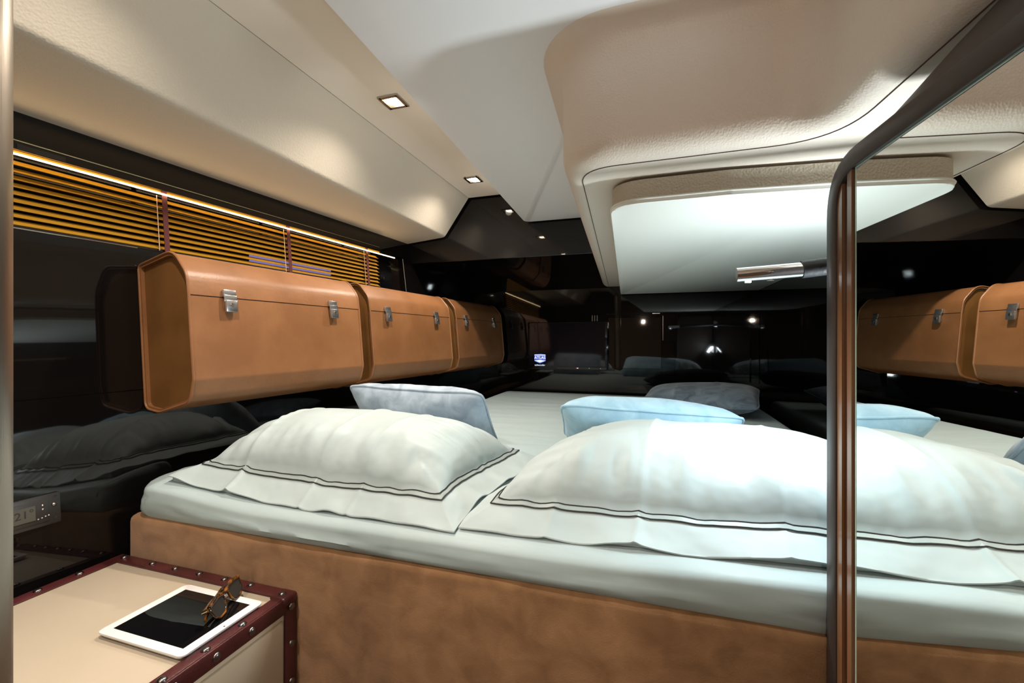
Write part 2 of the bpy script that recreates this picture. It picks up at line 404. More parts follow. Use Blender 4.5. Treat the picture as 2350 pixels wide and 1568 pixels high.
for y in (-1.39, .2, .55, .62, .67, .72, .76, .80):
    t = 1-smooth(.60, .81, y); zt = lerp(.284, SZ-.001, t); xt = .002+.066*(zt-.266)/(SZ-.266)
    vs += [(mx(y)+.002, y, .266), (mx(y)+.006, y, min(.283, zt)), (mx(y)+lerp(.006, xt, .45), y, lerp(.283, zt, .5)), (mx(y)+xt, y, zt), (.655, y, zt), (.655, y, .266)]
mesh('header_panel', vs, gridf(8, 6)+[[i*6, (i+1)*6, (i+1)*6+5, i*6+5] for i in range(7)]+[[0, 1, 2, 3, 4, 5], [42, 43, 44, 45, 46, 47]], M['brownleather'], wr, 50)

# ---------------- bronze post at the left
po = mesh('post', *tubeg([(0, 0, ZF), (0, 0, -.6), (0, 0, 0), (0, 0, .4), (0, 0, .655)], .045, 40), M['bronze'], None, 50)
po.name = 'post'
q = ray(31, 778); q.z = 0; q = q.normalized(); perp = Vector((-q.y, q.x, 0))
c = q*.50+perp*.045
po.location = (c.x, c.y, 0)
tag(po, 'round brushed bronze post at the left edge, in front of the window blind', 'post')

# ================================================================== BED
bed = empty('bed', (-.4, 2., ZF+CZ), 'wide bed with brown suede base and pale mint fitted sheet', 'bed')
BT = -.497
# suede base
def bprism(name, poly, z0, z1, bev, m, seg=4):
    bm = bmesh.new(); lo = [bm.verts.new((x, y, z0)) for x, y in poly]; hi = [bm.verts.new((x, y, z1)) for x, y in poly]; n = len(poly)
    bm.faces.new(lo); bm.faces.new(hi)
    for i in range(n): bm.faces.new([lo[i], lo[(i+1) % n], hi[(i+1) % n], hi[i]])
    if bev: bmesh.ops.bevel(bm, geom=bm.edges[:], offset=bev, segments=seg, affect='EDGES', profile=.5)
    bm.verts.index_update(); a = [v.co.copy() for v in bm.verts]; b = [[v.index for v in f.verts] for f in bm.faces]; bm.free()
    return mesh(name, a, b, m, bed, 50)
bprism('suede_base', [(-1.421, .862), (.300, .862), (.300, 3.25), (-1.27, 3.25)], ZF, BT, .02, M['suede'])
bprism('side_ledge', [(-1.435, .90), (.31, .90), (.31, .875), (.65, .875), (.65, 3.262), (-1.29, 3.262)], -.60, -.53, 0, M['lacquer'])
# mattress with fitted sheet
MT = -.395; MB = BT-.002; MF = .868; ME = 3.225; R_ = .040
def left_x(y):
    x = -1.405+.10*smooth(1.0, 1.12, y)+.21*smooth(1.1, 1.7, y)+.015*smooth(1.7, 2.6, y)
    d = y-MF
    if d < .06: x += .06-math.sqrt(max(0, .0036-(.06-d)**2))
    return x
RX = .60
def edge_s(n, e):
    k = [0, .0008, .004, .011, .022, .034, .045]
    return k
kx = [0, .0012, .005, .013, .025, .041, .060, .078]
def span(a, b, n):
    mid = [a+.078+(b-a-.156)*i/n for i in range(1, n)]
    return [a+d for d in kx]+mid+[b-d for d in kx[::-1]]
def drop(d, r=R_):
    if d >= r: return 0.
    return r-math.sqrt(max(0, r*r-(r-d)**2))
def fdrop(d, x):          # soft front edge: the top sinks towards the edge, then turns down
    amp = (.026+.024*smooth(-1.36, -.95, x))*(1-.45*smooth(-.25, .35, x))
    return amp*(1-min(1, d/.17))**1.6+drop(d, .012)
def wr_n(x, y, s, a, seed=0.): return a*noise.noise(Vector((x*s+seed, y*s, seed)))
def wav(x, y, inn): return inn*(wr_n(x*1., y*.7, 3.0, .006)+wr_n(x*.6, y*3, 5, .0025, 3.))
def mtop(x, y):
    dx = min(x-left_x(y), RX-x); dy = y-MF
    inn = max(0, min(1, dx/.06))*max(0, min(1, dy/.06))
    return MT-fdrop(max(0., dy), x)+wav(x, y, inn)
YS = span(MF, ME, 90); NXm = 110
vs = []; rows = []
for y in YS:
    L = left_x(y); XS = span(L, RX, NXm); rows.append(len(XS))
    for x in XS:
        dx = min(x-L, RX-x); dy = min(y-MF, ME-y)
        fd = fdrop(y-MF, x); bd = drop(ME-y); z = MT-max(drop(dx), fd, bd)
        if dx < R_ and y-MF < R_: z = MT-max(drop(dx), fd)-.3*min(drop(dx), fd)
        inn = min(1, dx/.06)*min(1, dy/.06)
        z += wav(x, y, inn)
        # ironed creases across the sheet
        for yc, a in ((2.02, .0012), (2.33, .0012), (2.62, .001)):
            z += inn*a*math.exp(-((y-yc-.02*x)/.006)**2)
        vs.append((x, y, z))
nx = rows[0]; ny = len(YS)
fs = gridf(ny, nx)
# skirts
loop = [j for j in range(nx)]+[i*nx+nx-1 for i in range(1, ny)]+[(ny-1)*nx+j for j in range(nx-2, -1, -1)]+[i*nx for i in range(ny-2, 0, -1)]
prev = loop; cen = Vector((-.4, 2.0))
for s_ in range(1, 7):
    cur = []
    for li, vi in enumerate(loop):
        x, y, z = vs[vi]; z2 = lerp(z, MB, s_/6)
        bul = .006*math.sin(PI*s_/6)+.006*(noise.noise(Vector((x*4, y*4, s_*.55)))+.6*noise.noise(Vector((x*13+z2*18, y*13, s_*.8))))*math.sin(PI*min(1, s_/6+.1))
        if s_ == 6: bul = -.004
        ox = -1 if x < left_x(y)+.01 else (1 if x > RX-.01 else 0); oy = -1 if y < MF+.01 else (1 if y > ME-.01 else 0)
        vs.append((x+ox*bul, y+oy*bul, z2)); cur.append(len(vs)-1)
    n_ = len(loop)
    for a in range(n_): fs.append([prev[a], prev[(a+1) % n_], cur[(a+1) % n_], cur[a]])
    prev = cur
mesh('fitted_sheet', vs, fs, M['sheet'], bed, 60)

# ---------------- pillows with flanges and double embroidered lines
def bilin(c, s, t):          # s,t in 0..1 ; corners NL NR FR FL
    return (Vector(c[0])*(1-s)*(1-t)+Vector(c[1])*s*(1-t)+Vector(c[2])*s*t+Vector(c[3])*(1-s)*t)
class Pillow:
    def __init__(S, corners, h, fl, seed, skew=0., creases=(), lift=()):
        S.c, S.h, S.fl, S.seed, S.creases, S.lift = corners, h, fl, seed, creases, lift; S.skew = skew
    def f(S, s, t):
        p = bilin(S.c, s, t); fs_, ft = S.fl
        a = (s-fs_)/(1-2*fs_)*2-1; b = (t-ft)/(1-2*ft)*2-1
        u_ = abs(a); v_ = abs(b)
        body = 0.
        if u_ < 1 and v_ < 1:
            body = (1-u_**3.1)**.60*(1-v_**2.4)**.58
            body *= 1+S.skew*a
        # slack corners pull down
        z = S.h*body
        dfl = max(u_, v_)
        e0 = max(0., (u_-1)*(1-2*fs_)/2/fs_, (v_-1)*(1-2*ft)/2/ft)      # 0 at the embroidery, 1 at the hem
        flz = .032*(1-min(1, e0))**1.1
        z = max(z, 0)*(1-.032/S.h)+flz
        q = Vector((s*7+S.seed, t*5, S.seed))
        # gathers running in from the seam
        g = noise.noise(Vector((s*22+S.seed, t*4, S.seed*2)))
        h2 = noise.noise(Vector((s*4, t*20+S.seed, S.seed*3)))
        inm = math.exp(-((dfl-.80)/.20)**2)
        if v_ > u_: z += .022*g*inm
        else: z += .013*h2*inm
        z += .006*noise.noise(q)*min(1, body*3+.15)
        # wavy free hem
        z += min(1, e0)*(.008*noise.noise(Vector((s*9+S.seed*5, t*9, 1.)))+.003)
        for (cs, aa, wd_) in S.creases:
            z += aa*math.exp(-abs(s-cs)/wd_)
        for (ls, lt, aa, wd_) in S.lift:
            z += aa*math.exp(-((s-ls)**2+(t-lt)**2)/wd_**2)
        p.z = mtop(p.x, p.y)+.004+max(z, .0)
        return p
def make_pillow(name, P, label, group, ns=200, nt=120):
    o = empty(name, (bilin(P.c, .5, .5).x, bilin(P.c, .5, .5).y, MT+CZ), label, 'pillow', group)
    vs = []
    def remap(a):   # denser near the rim
        return .5-.5*math.cos(PI*a)*(.55)+(a-.5)*.45
    for i in range(ns+1):
        for j in range(nt+1): vs.append(P.f(remap(i/ns), remap(j/nt)))
    fs = gridf(ns+1, nt+1); k = len(vs)
    N = nt+1
    # underside rests on the sheet, hem thickness 2.5 mm
    for i in range(ns+1):
        for j in range(nt+1):
            p = vs[i*N+j].copy(); e = min(i, ns-i, j, nt-j)
            p.z = p.z-.0025 if e < 4 else mtop(p.x, p.y)+.002
            vs.append(p)
    fs += gridf(ns+1, nt+1, off=k)
    loop = [i*N for i in range(ns+1)]+[ns*N+j for j in range(1, N)]+[i*N+nt for i in range(ns-1, -1, -1)]+[j for j in range(nt-1, 0, -1)]
    for a in range(len(loop)):
        b = loop[(a+1) % len(loop)]; a = loop[a]; fs.append([a, b, k+b, k+a])
    mesh('pillowcase', vs, fs, M['cotton'], o, 60)
    # embroidery: stripe with two dark lines along the flange
    def rect(ins_s, ins_t, n=60):
        q = []
        for a, b in (((ins_s, ins_t), (1-ins_s, ins_t)), ((1-ins_s, ins_t), (1-ins_s, 1-ins_t)), ((1-ins_s, 1-ins_t), (ins_s, 1-ins_t)), ((ins_s, 1-ins_t), (ins_s, ins_t))):
            for i in range(n): q.append((lerp(a[0], b[0], i/n), lerp(a[1], b[1], i/n)))
        return q
    es, et = P.fl; d = .0042
    def surf(q, up):
        out = []
        for s, t in q:
            p = P.f(s, t); px = P.f(s+.002, t)-p; py = P.f(s, t+.002)-p; n = px.cross(py).normalized(); out.append(p+n*up)
        return out
    W_ = (Vector(P.c[1])-Vector(P.c[0])).length; D_ = (Vector(P.c[3])-Vector(P.c[0])).length
    for off in (0., .0125):
        r = rect(es-off/W_, et-off/D_); a = surf(r, .0021); mesh('embroidered_line', *tubeg(a, .0015, 6, closed=True), M['thread'], o)
    r0 = rect(es-.002/W_, et-.002/D_); r1 = rect(es-.0105/W_, et-.0105/D_); a, b = surf(r0, .0013), surf(r1, .0013); n = len(a)
    mesh('satin_band', a+b, [[i, (i+1) % n, n+(i+1) % n, n+i] for i in range(n)], M['satin'], o, 60)
    return o
P1 = Pillow([(-1.325, .908, 0), (-.420, .892, 0), (-.335, 1.42, 0), (-1.34, 1.47, 0)], .165, (.084, .12), 1.7, .0, ((.245, .011, .008), (.52, .005, .008), (.68, .004, .008)), ((.0, .0, .012, .12), (.26, 0., .008, .05), (.62, 0, .006, .04)))
make_pillow('pillow', P1, 'mint white pillow with double dark line border at the left side of the bed', 'pillows in mint cases at the near end of the bed')
P2 = Pillow([(-.415, .905, 0), (.572, .916, 0), (.580, 1.52, 0), (-.30, 1.48, 0)], .172, (.060, .115), 5.2, -.02, ((.385, .007, .008), (.20, .004, .008), (.66, .004, .009)), ((.35, 0, .006, .05), (.7, 0, .012, .08)))
make_pillow('pillow', P2, 'mint white pillow under the reading lamp, beside the mirror', 'pillows in mint cases at the near end of the bed')

# ---------------- velvet cushions
def cushion(name, label, w_, h_, th, mtx, m, seed, group='small velvet cushions on the bed', pip=.0042):
    o = bpy.data.objects.new(name, None); o.matrix_world = mtx; COL.objects.link(o); o.empty_display_size = .05
    tag(o, label, 'cushion', group)
    def f(s, t, sg):
        a, b = 2*s-1, 2*t-1
        pinch = 1-.055*(1-abs(a)**2)*0-.0
        cr = 1-.05*(abs(a)*abs(b))**8; x = a*w_/2*cr*(1-.028*(1-b*b)*abs(a)**3); y = b*h_/2*cr*(1-.035*(1-a*a)*abs(b)**3)
        e = (1-abs(a)**3.6)*(1-abs(b)**3.0)
        z = sg*th/2*max(0, e)**.55
        z += sg*.004*noise.noise(Vector((s*6+seed, t*6, sg)))*min(1, e*3)+.005*noise.noise(Vector((s*4+seed, t*4, 5)))
        # tension folds from the corners
        z += sg*.003*noise.noise(Vector((s*20, t*3, seed)))*math.exp(-((max(abs(a), abs(b))-.85)/.15)**2)
        return Vector((x, y, z))
    n = 44
    vs = []
    rm = lambda i: .5-.5*math.cos(PI*i/n)
    for sg in (1, -1):
        for i in range(n+1):
            for j in range(n+1): vs.append(f(rm(i), rm(j), sg))
    N = n+1; k = N*N
    fs = gridf(N, N)+gridf(N, N, off=k)
    loop = [i*N for i in range(N)]+[n*N+j for j in range(1, N)]+[i*N+n for i in range(n-1, -1, -1)]+[j for j in range(n-1, 0, -1)]
    for a in range(len(loop)):
        b = loop[(a+1) % len(loop)]; a_ = loop[a]; fs.append([a_, b, k+b, k+a_])
    mesh('cushion_cover', vs, fs, m, o, 60, local=True)
    pp = [(vs[i]+vs[k+i])/2 for i in loop]
    pp = [p*1.0+Vector((p.x, p.y, 0)).normalized()*.002 for p in pp]
    mesh('piping', *tubeg(pp, pip, 8, closed=True), m, o, 60, local=True)
    return o
def basis(tl, tr, br, bulge_z=None):
    tl, tr, br = Vector(tl), Vector(tr), Vector(br)
    X = (tr-tl).normalized(); Yv = (tr-br); Yv = (Yv-X*Yv.dot(X)).normalized(); Z = X.cross(Yv)
    return X, Yv, Z
def cmat(tl, tr, dn, h_):
    """tl,tr = top corners; dn = point direction of the lower edge"""
    tl, tr = Vector(tl), Vector(tr); X = (tr-tl).normalized(); D = Vector(dn); D = (D-X*D.dot(X)).normalized(); Yv = -D; Z = X.cross(Yv)
    c = (tl+tr)/2+D*h_/2
    return Matrix.Translation((c.x, c.y, c.z+CZ)) @ Matrix((X, Yv, Z)).transposed().to_4x4(), (tr-tl).length
m1, w1 = cmat((-1.08, 1.38, -.172), (-.55, 1.40, -.186), (.03, .66, -.72), .31)
cushion('cushion', 'grey-blue velvet cushion leaning on the back of the left pillow', w1, .31, .15, m1, M['vel_grey'], 1.)
m2, w2 = cmat((-.285, 1.40, -.212), (.268, 1.47, -.236), (.0, .88, -.46), .36)
cushion('cushion', 'light blue velvet cushion leaning on the back of the pillow under the lamp', w2, .36, .16, m2, M['vel_blue'], 4.)
m3 = Matrix.Translation((.235, 2.60, -.32+CZ)) @ Matrix.Rotation(math.radians(-12), 4, 'Z') @ Matrix.Rotation(math.radians(-3), 4, 'Y') @ Matrix.Rotation(math.radians(8), 4, 'X')
cushion('cushion', 'dark slate velvet cushion lying flat near the far right corner of the bed', .58, .42, .13, m3, M['vel_dark'], 8.)

# ================================================================== LEATHER CABINETS
E1 = Vector((.0706, .9975, 0)); E2 = Vector((.9975, -.0706, 0)); EZ = Vector((0, 0, 1))
PR = [(.0, .16), (-.003, .215), (.045, .238), (.13, .253), (.184, .235), (.207, .18), (.219, .13), (.240, -.106), (.238, -.150), (.195, -.190), (.095, -.214), (.038, -.205), (.016, -.165)]
pr = round_poly([(-.015, .225), (.15, .262), (.212, .19), (.2205, .1285), (.243, -.118), (.228, -.182), (.09, -.220), (.021, -.212)], [.02, .06, .07, 0, .03, .04, .08, .03], 7)
pr = [Vector((p[0], p[1])) for p in pr]
seam_i = min(range(len(pr)), key=lambda i: (pr[i]-Vector((.2205, .1285))).length)
def inset(poly, d):
    out = []; n = len(poly)
    for i, p in enumerate(poly):
        a = (p-poly[i-1]); b = (poly[(i+1) % n]-p)
        if a.length < 1e-6: a = b
        if b.length < 1e-6: b = a
        t = (a.normalized()+b.normalized()).normalized(); nrm = Vector((t.y, -t.x)); out.append(p+nrm*d)
    return out
def shell(poly, idx, y0, y1, th):
    """wrap made of profile points idx with thickness, running from y0 to y1"""
    inn = inset(poly, th)
    cen = sum(poly, Vector((0, 0)))/len(poly)
    if (inn[0]-cen).length > (poly[0]-cen).length: inn = inset(poly, -th)
    vs = []; k = len(idx)
    for y in (y0, y1):
        for i in idx: vs.append((y, poly[i]))
        for i in idx: vs.append((y, inn[i]))
    fs = []
    for a in range(k-1):
        fs += [[a, a+1, 2*k+a+1, 2*k+a], [k+a, k+a+1, 3*k+a+1, 3*k+a], [a, a+1, k+a+1, k+a], [2*k+a, 2*k+a+1, 3*k+a+1, 3*k+a]]
    fs += [[0, k, 3*k, 2*k], [k-1, 2*k-1, 4*k-1, 3*k-1]]
    return vs, fs, inn
def make_cabinet(Y0, L, label, group):
    org = Vector((wx(Y0, 0), Y0, 0)); o = empty('hanging_leather_case', (org.x, org.y, -.22+CZ), label, 'cabinet', group)
    # the case stands on the leaning wall: shift x with height
    def W3(y, p, out=0.): return org+E1*y+E2*(p.x+out)+EZ*p.y
    n = len(pr)
    lid = list(range(0, seam_i+1)); body = list(range(seam_i, n))+[0]
    for nm, idx, dz in (('lid', lid, .001), ('case_body', body, 0.)):
        pts = [p.copy() for p in pr]
        if nm == 'lid': pts = [p.copy() for p in pr]; pts[seam_i] = pr[seam_i]+Vector((.0012, .0012)); pts[seam_i-1] = pts[seam_i-1]+Vector((.0008, 0))
        else: pts[seam_i] = pr[seam_i]+Vector((0, -.0022))
        vs, fs, inn = shell(pts, idx, 0, L, .009)
        mesh(nm, [W3(y, p) for y, p in vs], fs, M['leather'], o, 40)
    inn = inset(pr, .007)
    cen = sum(pr, Vector((0, 0)))/n
    if (inn[0]-cen).length > (pr[0]-cen).length: inn = inset(pr, -.007)
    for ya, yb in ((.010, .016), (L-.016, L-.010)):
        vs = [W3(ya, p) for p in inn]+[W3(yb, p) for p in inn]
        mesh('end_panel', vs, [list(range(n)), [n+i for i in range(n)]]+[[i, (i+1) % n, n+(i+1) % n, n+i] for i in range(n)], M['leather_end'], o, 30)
    for y in (0.0, L):      # rolled rims
        mesh('rolled_rim', *tubeg([W3(y, p*1.0) for p in pr], .0042, 6, closed=True), M['leather'], o, 60)
    # crease low on the front
    cp = pr[min(range(n), key=lambda i: (pr[i]-Vector((.243, -.112))).length)]
    # seam gap
    sp = pr[seam_i]
    mesh('seam_gap', *tubeg([W3(.004, sp, -.0035), W3(L-.004, sp, -.0035)], .004, 6), M['seam'], o)
    tilt = math.atan2(.0225, .2345)
    for fr in (.165, .775):
        c0 = W3(L*fr, sp)
        ax = E1; nz = (E2*math.cos(tilt)+EZ*math.sin(tilt)).normalized(); up = nz.cross(ax)
        if up.z < 0: up = -up
        Rm = Matrix((ax, up, nz)).transposed()
        la = mesh('latch', *join(boxg(c0+up*.012+nz*.006, (.042, .024, .010), Rm, .003), boxg(c0-up*.004+nz*.011, (.042, .022, .005), Rm, .002),
                                 boxg(c0-up*.028+nz*.012, (.038, .038, .011), Rm, .003)), M['latch'], o, 40)
        mesh('latch_base', *boxg(c0-up*.026+nz*.003, (.030, .028, .008), Rm, .002), M['steel'], la, 40)
        mesh('keyhole', *join(tubeg([c0-up*.024+nz*.0175, c0-up*.024+nz*.0195], .0055, 14), ), M['steel'], la, 40)
    return o
g = 'tan leather cases along the left wall'
YC = [.948, 1.729, 2.525]
make_cabinet(YC[0], .709, 'tan leather case nearest the camera on the left wall, with its side visible', g)
make_cabinet(YC[1], .714, 'middle one of the three tan leather cases on the left wall', g)
make_cabinet(YC[2], .714, 'tan leather case farthest along the left wall, partly in shadow', g)

# ================================================================== BLIND, LED, OUTSIDE
bl = empty('venetian_blind', (wx(1.2, .3)-.02, 1.2, .285+CZ), 'amber wooden venetian blind with dark red tapes across the long window', 'blind')
NS = 9; ZT, ZB = .466, .290
base = None
for i in range(NS):
    z = lerp(ZT, ZB, (i+.5)/NS); rot = math.radians(38)
    vs = []
    for y in (.22, 2.13):
        for a, b in ((-.0115, -.0006), (.0, .0012), (.0115, -.0006), (.0115, .0008), (.0, .0026), (-.0115, .0008)):
            dx = a*math.cos(rot)-b*math.sin(rot); dz = a*math.sin(rot)+b*math.cos(rot)
            vs.append((wx(y, z)-.024+dx, y, z-dz))
    fs = [[k, (k+1) % 6, 6+(k+1) % 6, 6+k] for k in range(6)]+[[0, 1, 2, 3, 4, 5], [6, 7, 8, 9, 10, 11]]
    mesh('slat', vs, fs, M['slat'], bl, 25)
def wbar(y0, y1, z0, z1, dx, th): return shiftx(wallpanel(y0, y1, z0, z1, th), dx)
for y in (1.037, 1.52, 2.02):
    mesh('ladder_tape', *wbar(y-.0075, y+.0075, WZ0+.002, WZ1, -.001, .002), M['tape'], bl)
    mesh('ladder_cord', *tubeg([(wx(y-.02, z)-.004, y-.022, z) for z in (ZT, .4, .35, ZB-.004)], .0012, 5), M['cord'], bl)
mesh('bottom_rail', *wbar(.22, 2.13, WZ0+.001, WZ0+.007, -.008, .02), M['pelmet'], bl)
mesh('head_rail', *wbar(.22, 2.13, .484, .503, .008, .012), M['pelmet'], bl)
mesh('valance', *wbar(.22, 2.13, .4765, .484, -.006, .010), M['slat'], bl)
mesh('label_plate', *wbar(.69, .785, .4865, .4985, .010, .002), M['panelgrey'], bl)
ls = mesh('led_strip', *wbar(.22, 2.25, .4700, .4742, .007, .005), M['led']); tag(ls, 'glowing warm light strip along the top of the window blind', 'light strip')
dk = mesh('dock_light', *boxg((-1.66, 1.72, .345), (.02, .46, .055), Matrix.Rotation(-.07, 3, 'Z'), .004), M['dock']); tag(dk, 'lilac dock light outside, seen through the bottom slats of the blind', 'light')

# ================================================================== DOWNLIGHTS
g = 'square recessed downlights in the ceiling channel'
labs = {-1: 'square recessed downlight in the ceiling channel, rearmost of the row, added out of view', 0: 'square recessed downlight in the ceiling channel, over the nightstand', 1: 'square recessed downlight in the ceiling channel, the nearer of the two visible', 2: 'square recessed downlight in the ceiling channel, close to the dark bulkhead'}
for i, y in enumerate((-.22, .56, 1.344, 2.126)):  # rearmost downlight is added out of view as warm fill
    x = -.863-.032*(y-1.344); k = i-1
    o = empty('downlight', (x, y, .83+CZ), labs[k], 'lamp', g)
    t = .012; h = .034
    mesh('bezel', *join(boxg((x-h, y, .827), (t, 2*h+t, .006)), boxg((x+h, y, .827), (t, 2*h+t, .006)), boxg((x, y-h, .827), (2*h, t, .006)), boxg((x, y+h, .827), (2*h, t, .006))), M['steel'], o)
    mesh('bulb', *boxg((x, y, .8275), (.030, .030, .004)), M['bulb'], o)
    lamp('downlight_lamp', 'SPOT', (x, y, .818), DOWN_W, WARM, o, .02, (0, 0, 0), 150, .8)

# ================================================================== READING LAMP
A = Vector((.167, 1.030, .134)); B = Vector((.286, 1.031, .140)); Cc = Vector((.40, 1.032, .152)); D = Vector((.655, 1.034, .165))
rl = empty('reading_lamp', (D.x, D.y, D.z+CZ), 'chrome tube reading lamp on a black leather-wrapped arm above the right pillow', 'lamp')
hd = mesh('lamp_head', *tubeg([A, A.lerp(B, .02), A.lerp(B, .5), B], lambda t: .0150, 24), M['chrome'], rl, 50)
mesh('arm', *tubeg([B, B.lerp(Cc, .5), Cc, Cc.lerp(D, .5), D], .0175, 20), M['blackrub'], rl, 50)
mesh('wall_mount', *tubeg([D-Vector((.012, 0, 0)), D+Vector((.004, 0, 0))], .035, 24), M['chrome'], rl, 50)
mesh('led', *boxg(A+Vector((.022, -.0, -.0153)), (.010, .008, .002)), M['bulbcool'], hd)
mesh('switch', *boxg(A.lerp(B, .53)+Vector((0, 0, -.0153)), (.014, .006, .004), None, .001), M['chrome'], hd)
lamp('reading_light', 'SPOT', (A.x+.022, A.y, A.z-.021), READ_W, COOL, rl, .012, (math.radians(4), math.radians(-14), 0), 136, 1.0)

# ---------------- added dome uplight, unseen behind the wardrobe, to brighten the soffit underside
wc = Vector((.66, 1.04, -.12)); wl_ = empty('added_dome_uplight', (wc.x, wc.y, wc.z+CZ), 'added frosted dome uplight on the right wall, unseen behind the wardrobe', 'lamp')
mesh('base', *tubeg([wc, wc-Vector((.012, 0, 0))], .045, 28), M['chrome'], wl_, 50)
mesh('dome', *dome(wc-Vector((.012, 0, 0)), .036, .022, (-1, 0, 0), None), M['frost'], wl_, 60)
lq = Vector((-.80, .12, .58)).to_track_quat('-Z', 'Y').to_euler()
lamp('added_uplight_lamp', 'AREA', (wc.x-.045, wc.y, wc.z), UP_W, COOL, wl_, .07, lq)
# ---------------- added warm sconce, unseen behind the camera, to light the soffit front
sc_ = Vector((-.16, -1.40, .29)); sn = empty('added_wall_sconce', (sc_.x, sc_.y, sc_.z+CZ), 'added warm glass wall sconce, unseen on the panel behind the camera', 'lamp')
mesh('back_plate', *boxg(sc_+Vector((0, .006, 0)), (.08, .012, .14), None, .004), M['chrome'], sn, 40)
mesh('shade', *tubeg([sc_+Vector((0, .05, -.05)), sc_+Vector((0, .05, .05))], .032, 24), M['frostwarm'], sn, 50)
lamp('added_sconce_lamp', 'AREA', (sc_.x, sc_.y+.10, sc_.z), ADDED_SCONCE_W, (1.0, .80, .62), sn, .04, (PI/2, 0, 0))

# ================================================================== TV AND BULKHEAD FITTINGS
YB = 3.27
tv = empty('television', (-.61, 3.24, -.23+CZ), 'flat black television on the dark bulkhead at the foot of the bed', 'television')
box('frame', (-.608, 3.244, -.052), (.592, .04, .352), M['tvframe'], tv, bev=.004)
box('screen', (-.608, 3.2230, -.040), (.560, .003, .318), M['tvscreen'], tv)
box('bottom_bezel', (-.50, 3.2225, -.2145), (.36, .004, .016), M['panelgrey'], tv)
for x, m in ((-.532, 'redled'), (-.524, 'badgepk'), (-.44, 'steel'), (-.36, 'steel')): box('indicator', (x, 3.2195, -.214), (.006, .003, .005), M[m], tv)
def face_y(c, rot=0): return Matrix.Translation(c) @ Matrix.Rotation(PI/2, 4, 'X')
vs = [(-.851+.0, 3.2195, -.118), (-.80, 3.2195, -.112), (-.764, 3.2195, -.118), (-.764, 3.2195, -.166), (-.808, 3.2195, -.184), (-.851, 3.2195, -.166)]
vs2 = vs+[(a, b+.002, c) for a, b, c in vs]
mesh('logo_badge', vs2, [list(range(6)), [6+i for i in range(6)]]+[[i, (i+1) % 6, 6+(i+1) % 6, 6+i] for i in range(6)], M['badge'], tv)
box('logo_bar', (-.8075, 3.2180, -.1205), (.082, .002, .006), M['badgelt'], tv)
vs = [(-.849, 3.2175, -.163), (-.808, 3.2175, -.157), (-.766, 3.2175, -.163), (-.808, 3.2175, -.177)]
mesh('logo_chevron', vs+[(a, b+.001, c) for a, b, c in vs], [[0, 1, 2, 3], [4, 5, 6, 7], [0, 1, 5, 4], [1, 2, 6, 5], [2, 3, 7, 6], [3, 0, 4, 7]], M['badgelt'], tv)
text('logo_letters', 'ATLAS', .0295, M['badgepk'], tv, face_y((-.8075, 3.2172, -.141)))
text('logo_script', 'subwoofer', .0185, M['badgelt'], tv, face_y((-.8075, 3.2172, -.196)))
# panels of the lower bulkhead, each slightly proud
bp = struct(mesh('trim_4', *boxg((.17, 3.262, .182), (.98, .016, .008), None, .001), M['lacquer']))
lk = empty('bulkhead_locker', (.30, 3.26, -.35+CZ), 'black lacquered locker front with recessed doors, right of the television', 'cabinet')
box('top_drawer', (.36, 3.245, .075), (.596, .04, .185), M['lacquer'], lk)
box('door', (.375, 3.258, -.16), (.46, .012, .27), M['lacquer'], lk)
box('door', (.635, 3.250, -.16), (.045, .030, .27), M['lacquer'], lk)
box('door', (.10, 3.250, -.16), (.075, .030, .27), M['lacquer'], lk)
mesh('chrome_edge', *boxg((.064, 3.223, .075), (.004, .003, .17)), M['chrome'], lk)
mesh('chrome_edge', *boxg((.02, 3.252, .178), (.05, .004, .004)), M['chrome'], lk)
mi = mesh('glossy_wall_panel', *boxg((-.125, 3.262, -.03), (.36, .014, .36), None, .002), mat('brown_gloss', (.012, .008, .006), .02, spec=.8)); tag(mi, 'dark glossy square panel between the television and the locker', 'panel')
vt = empty('vent', (-.40, 3.262, .15+CZ), 'tiny chrome slotted vent just above the right end of the television', 'vent')
for k in range(3): mesh('slot', *tubeg([(-.425+.018*k, 3.263, .13), (-.425+.018*k, 3.263, .172)], .0035, 8), M['steel'], vt)

# ================================================================== THERMOSTAT on the left wall
tn = Vector((1, -.0708, .08)).normalized(); tu = Vector((.0706, .9975, 0)); tv2 = tn.cross(tu)
if tv2.z < 0: tv2 = -tv2
Rt = Matrix((tu, tv2, tn)).transposed()
tc_ = Vector((wx(.655, -.436), .655, -.436))
th = empty('thermostat', (tc_.x, tc_.y, tc_.z+CZ), 'grey climate control panel reading 21 degrees on the black wall above the nightstand', 'control panel')
mesh('faceplate', *boxg(tc_+tn*.004, (.172, .078, .008), Rt, .003), M['panelgrey'], th, 40)
mesh('inner_plate', *boxg(tc_+tn*.0085-tu*.008, (.140, .056, .003), Rt, .001), M['panelgrey'], th, 40)
mesh('display', *boxg(tc_+tn*.0105+tu*.016, (.040, .036, .002), Rt), M['lcd'], th)
def tface(p): return Matrix.Translation(p) @ Rt.to_4x4()
text('display_digits', '21°', .026, M['lcdink'], th, tface(tc_+tn*.0117+tu*.016+tv2*.001), .0002)
for a, b, r in ((.050, .014, .003), (.050, .004, .003), (.041, -.018, .0026), (.048, -.017, .0026), (.055, -.015, .0026), (.061, -.014, .0026), (.072, .010, .0045)):
    mesh('button', *dome(tc_+tn*.009+tu*a+tv2*b, r, .003, tn, None), M['steel'], th, 60)
for b in (.030, -.024): mesh('screw_hole', *tubeg([tc_+tn*.0075+tu*.075+tv2*b, tc_+tn*.0084+tu*.075+tv2*b], .0035, 10), M['thread'], th)

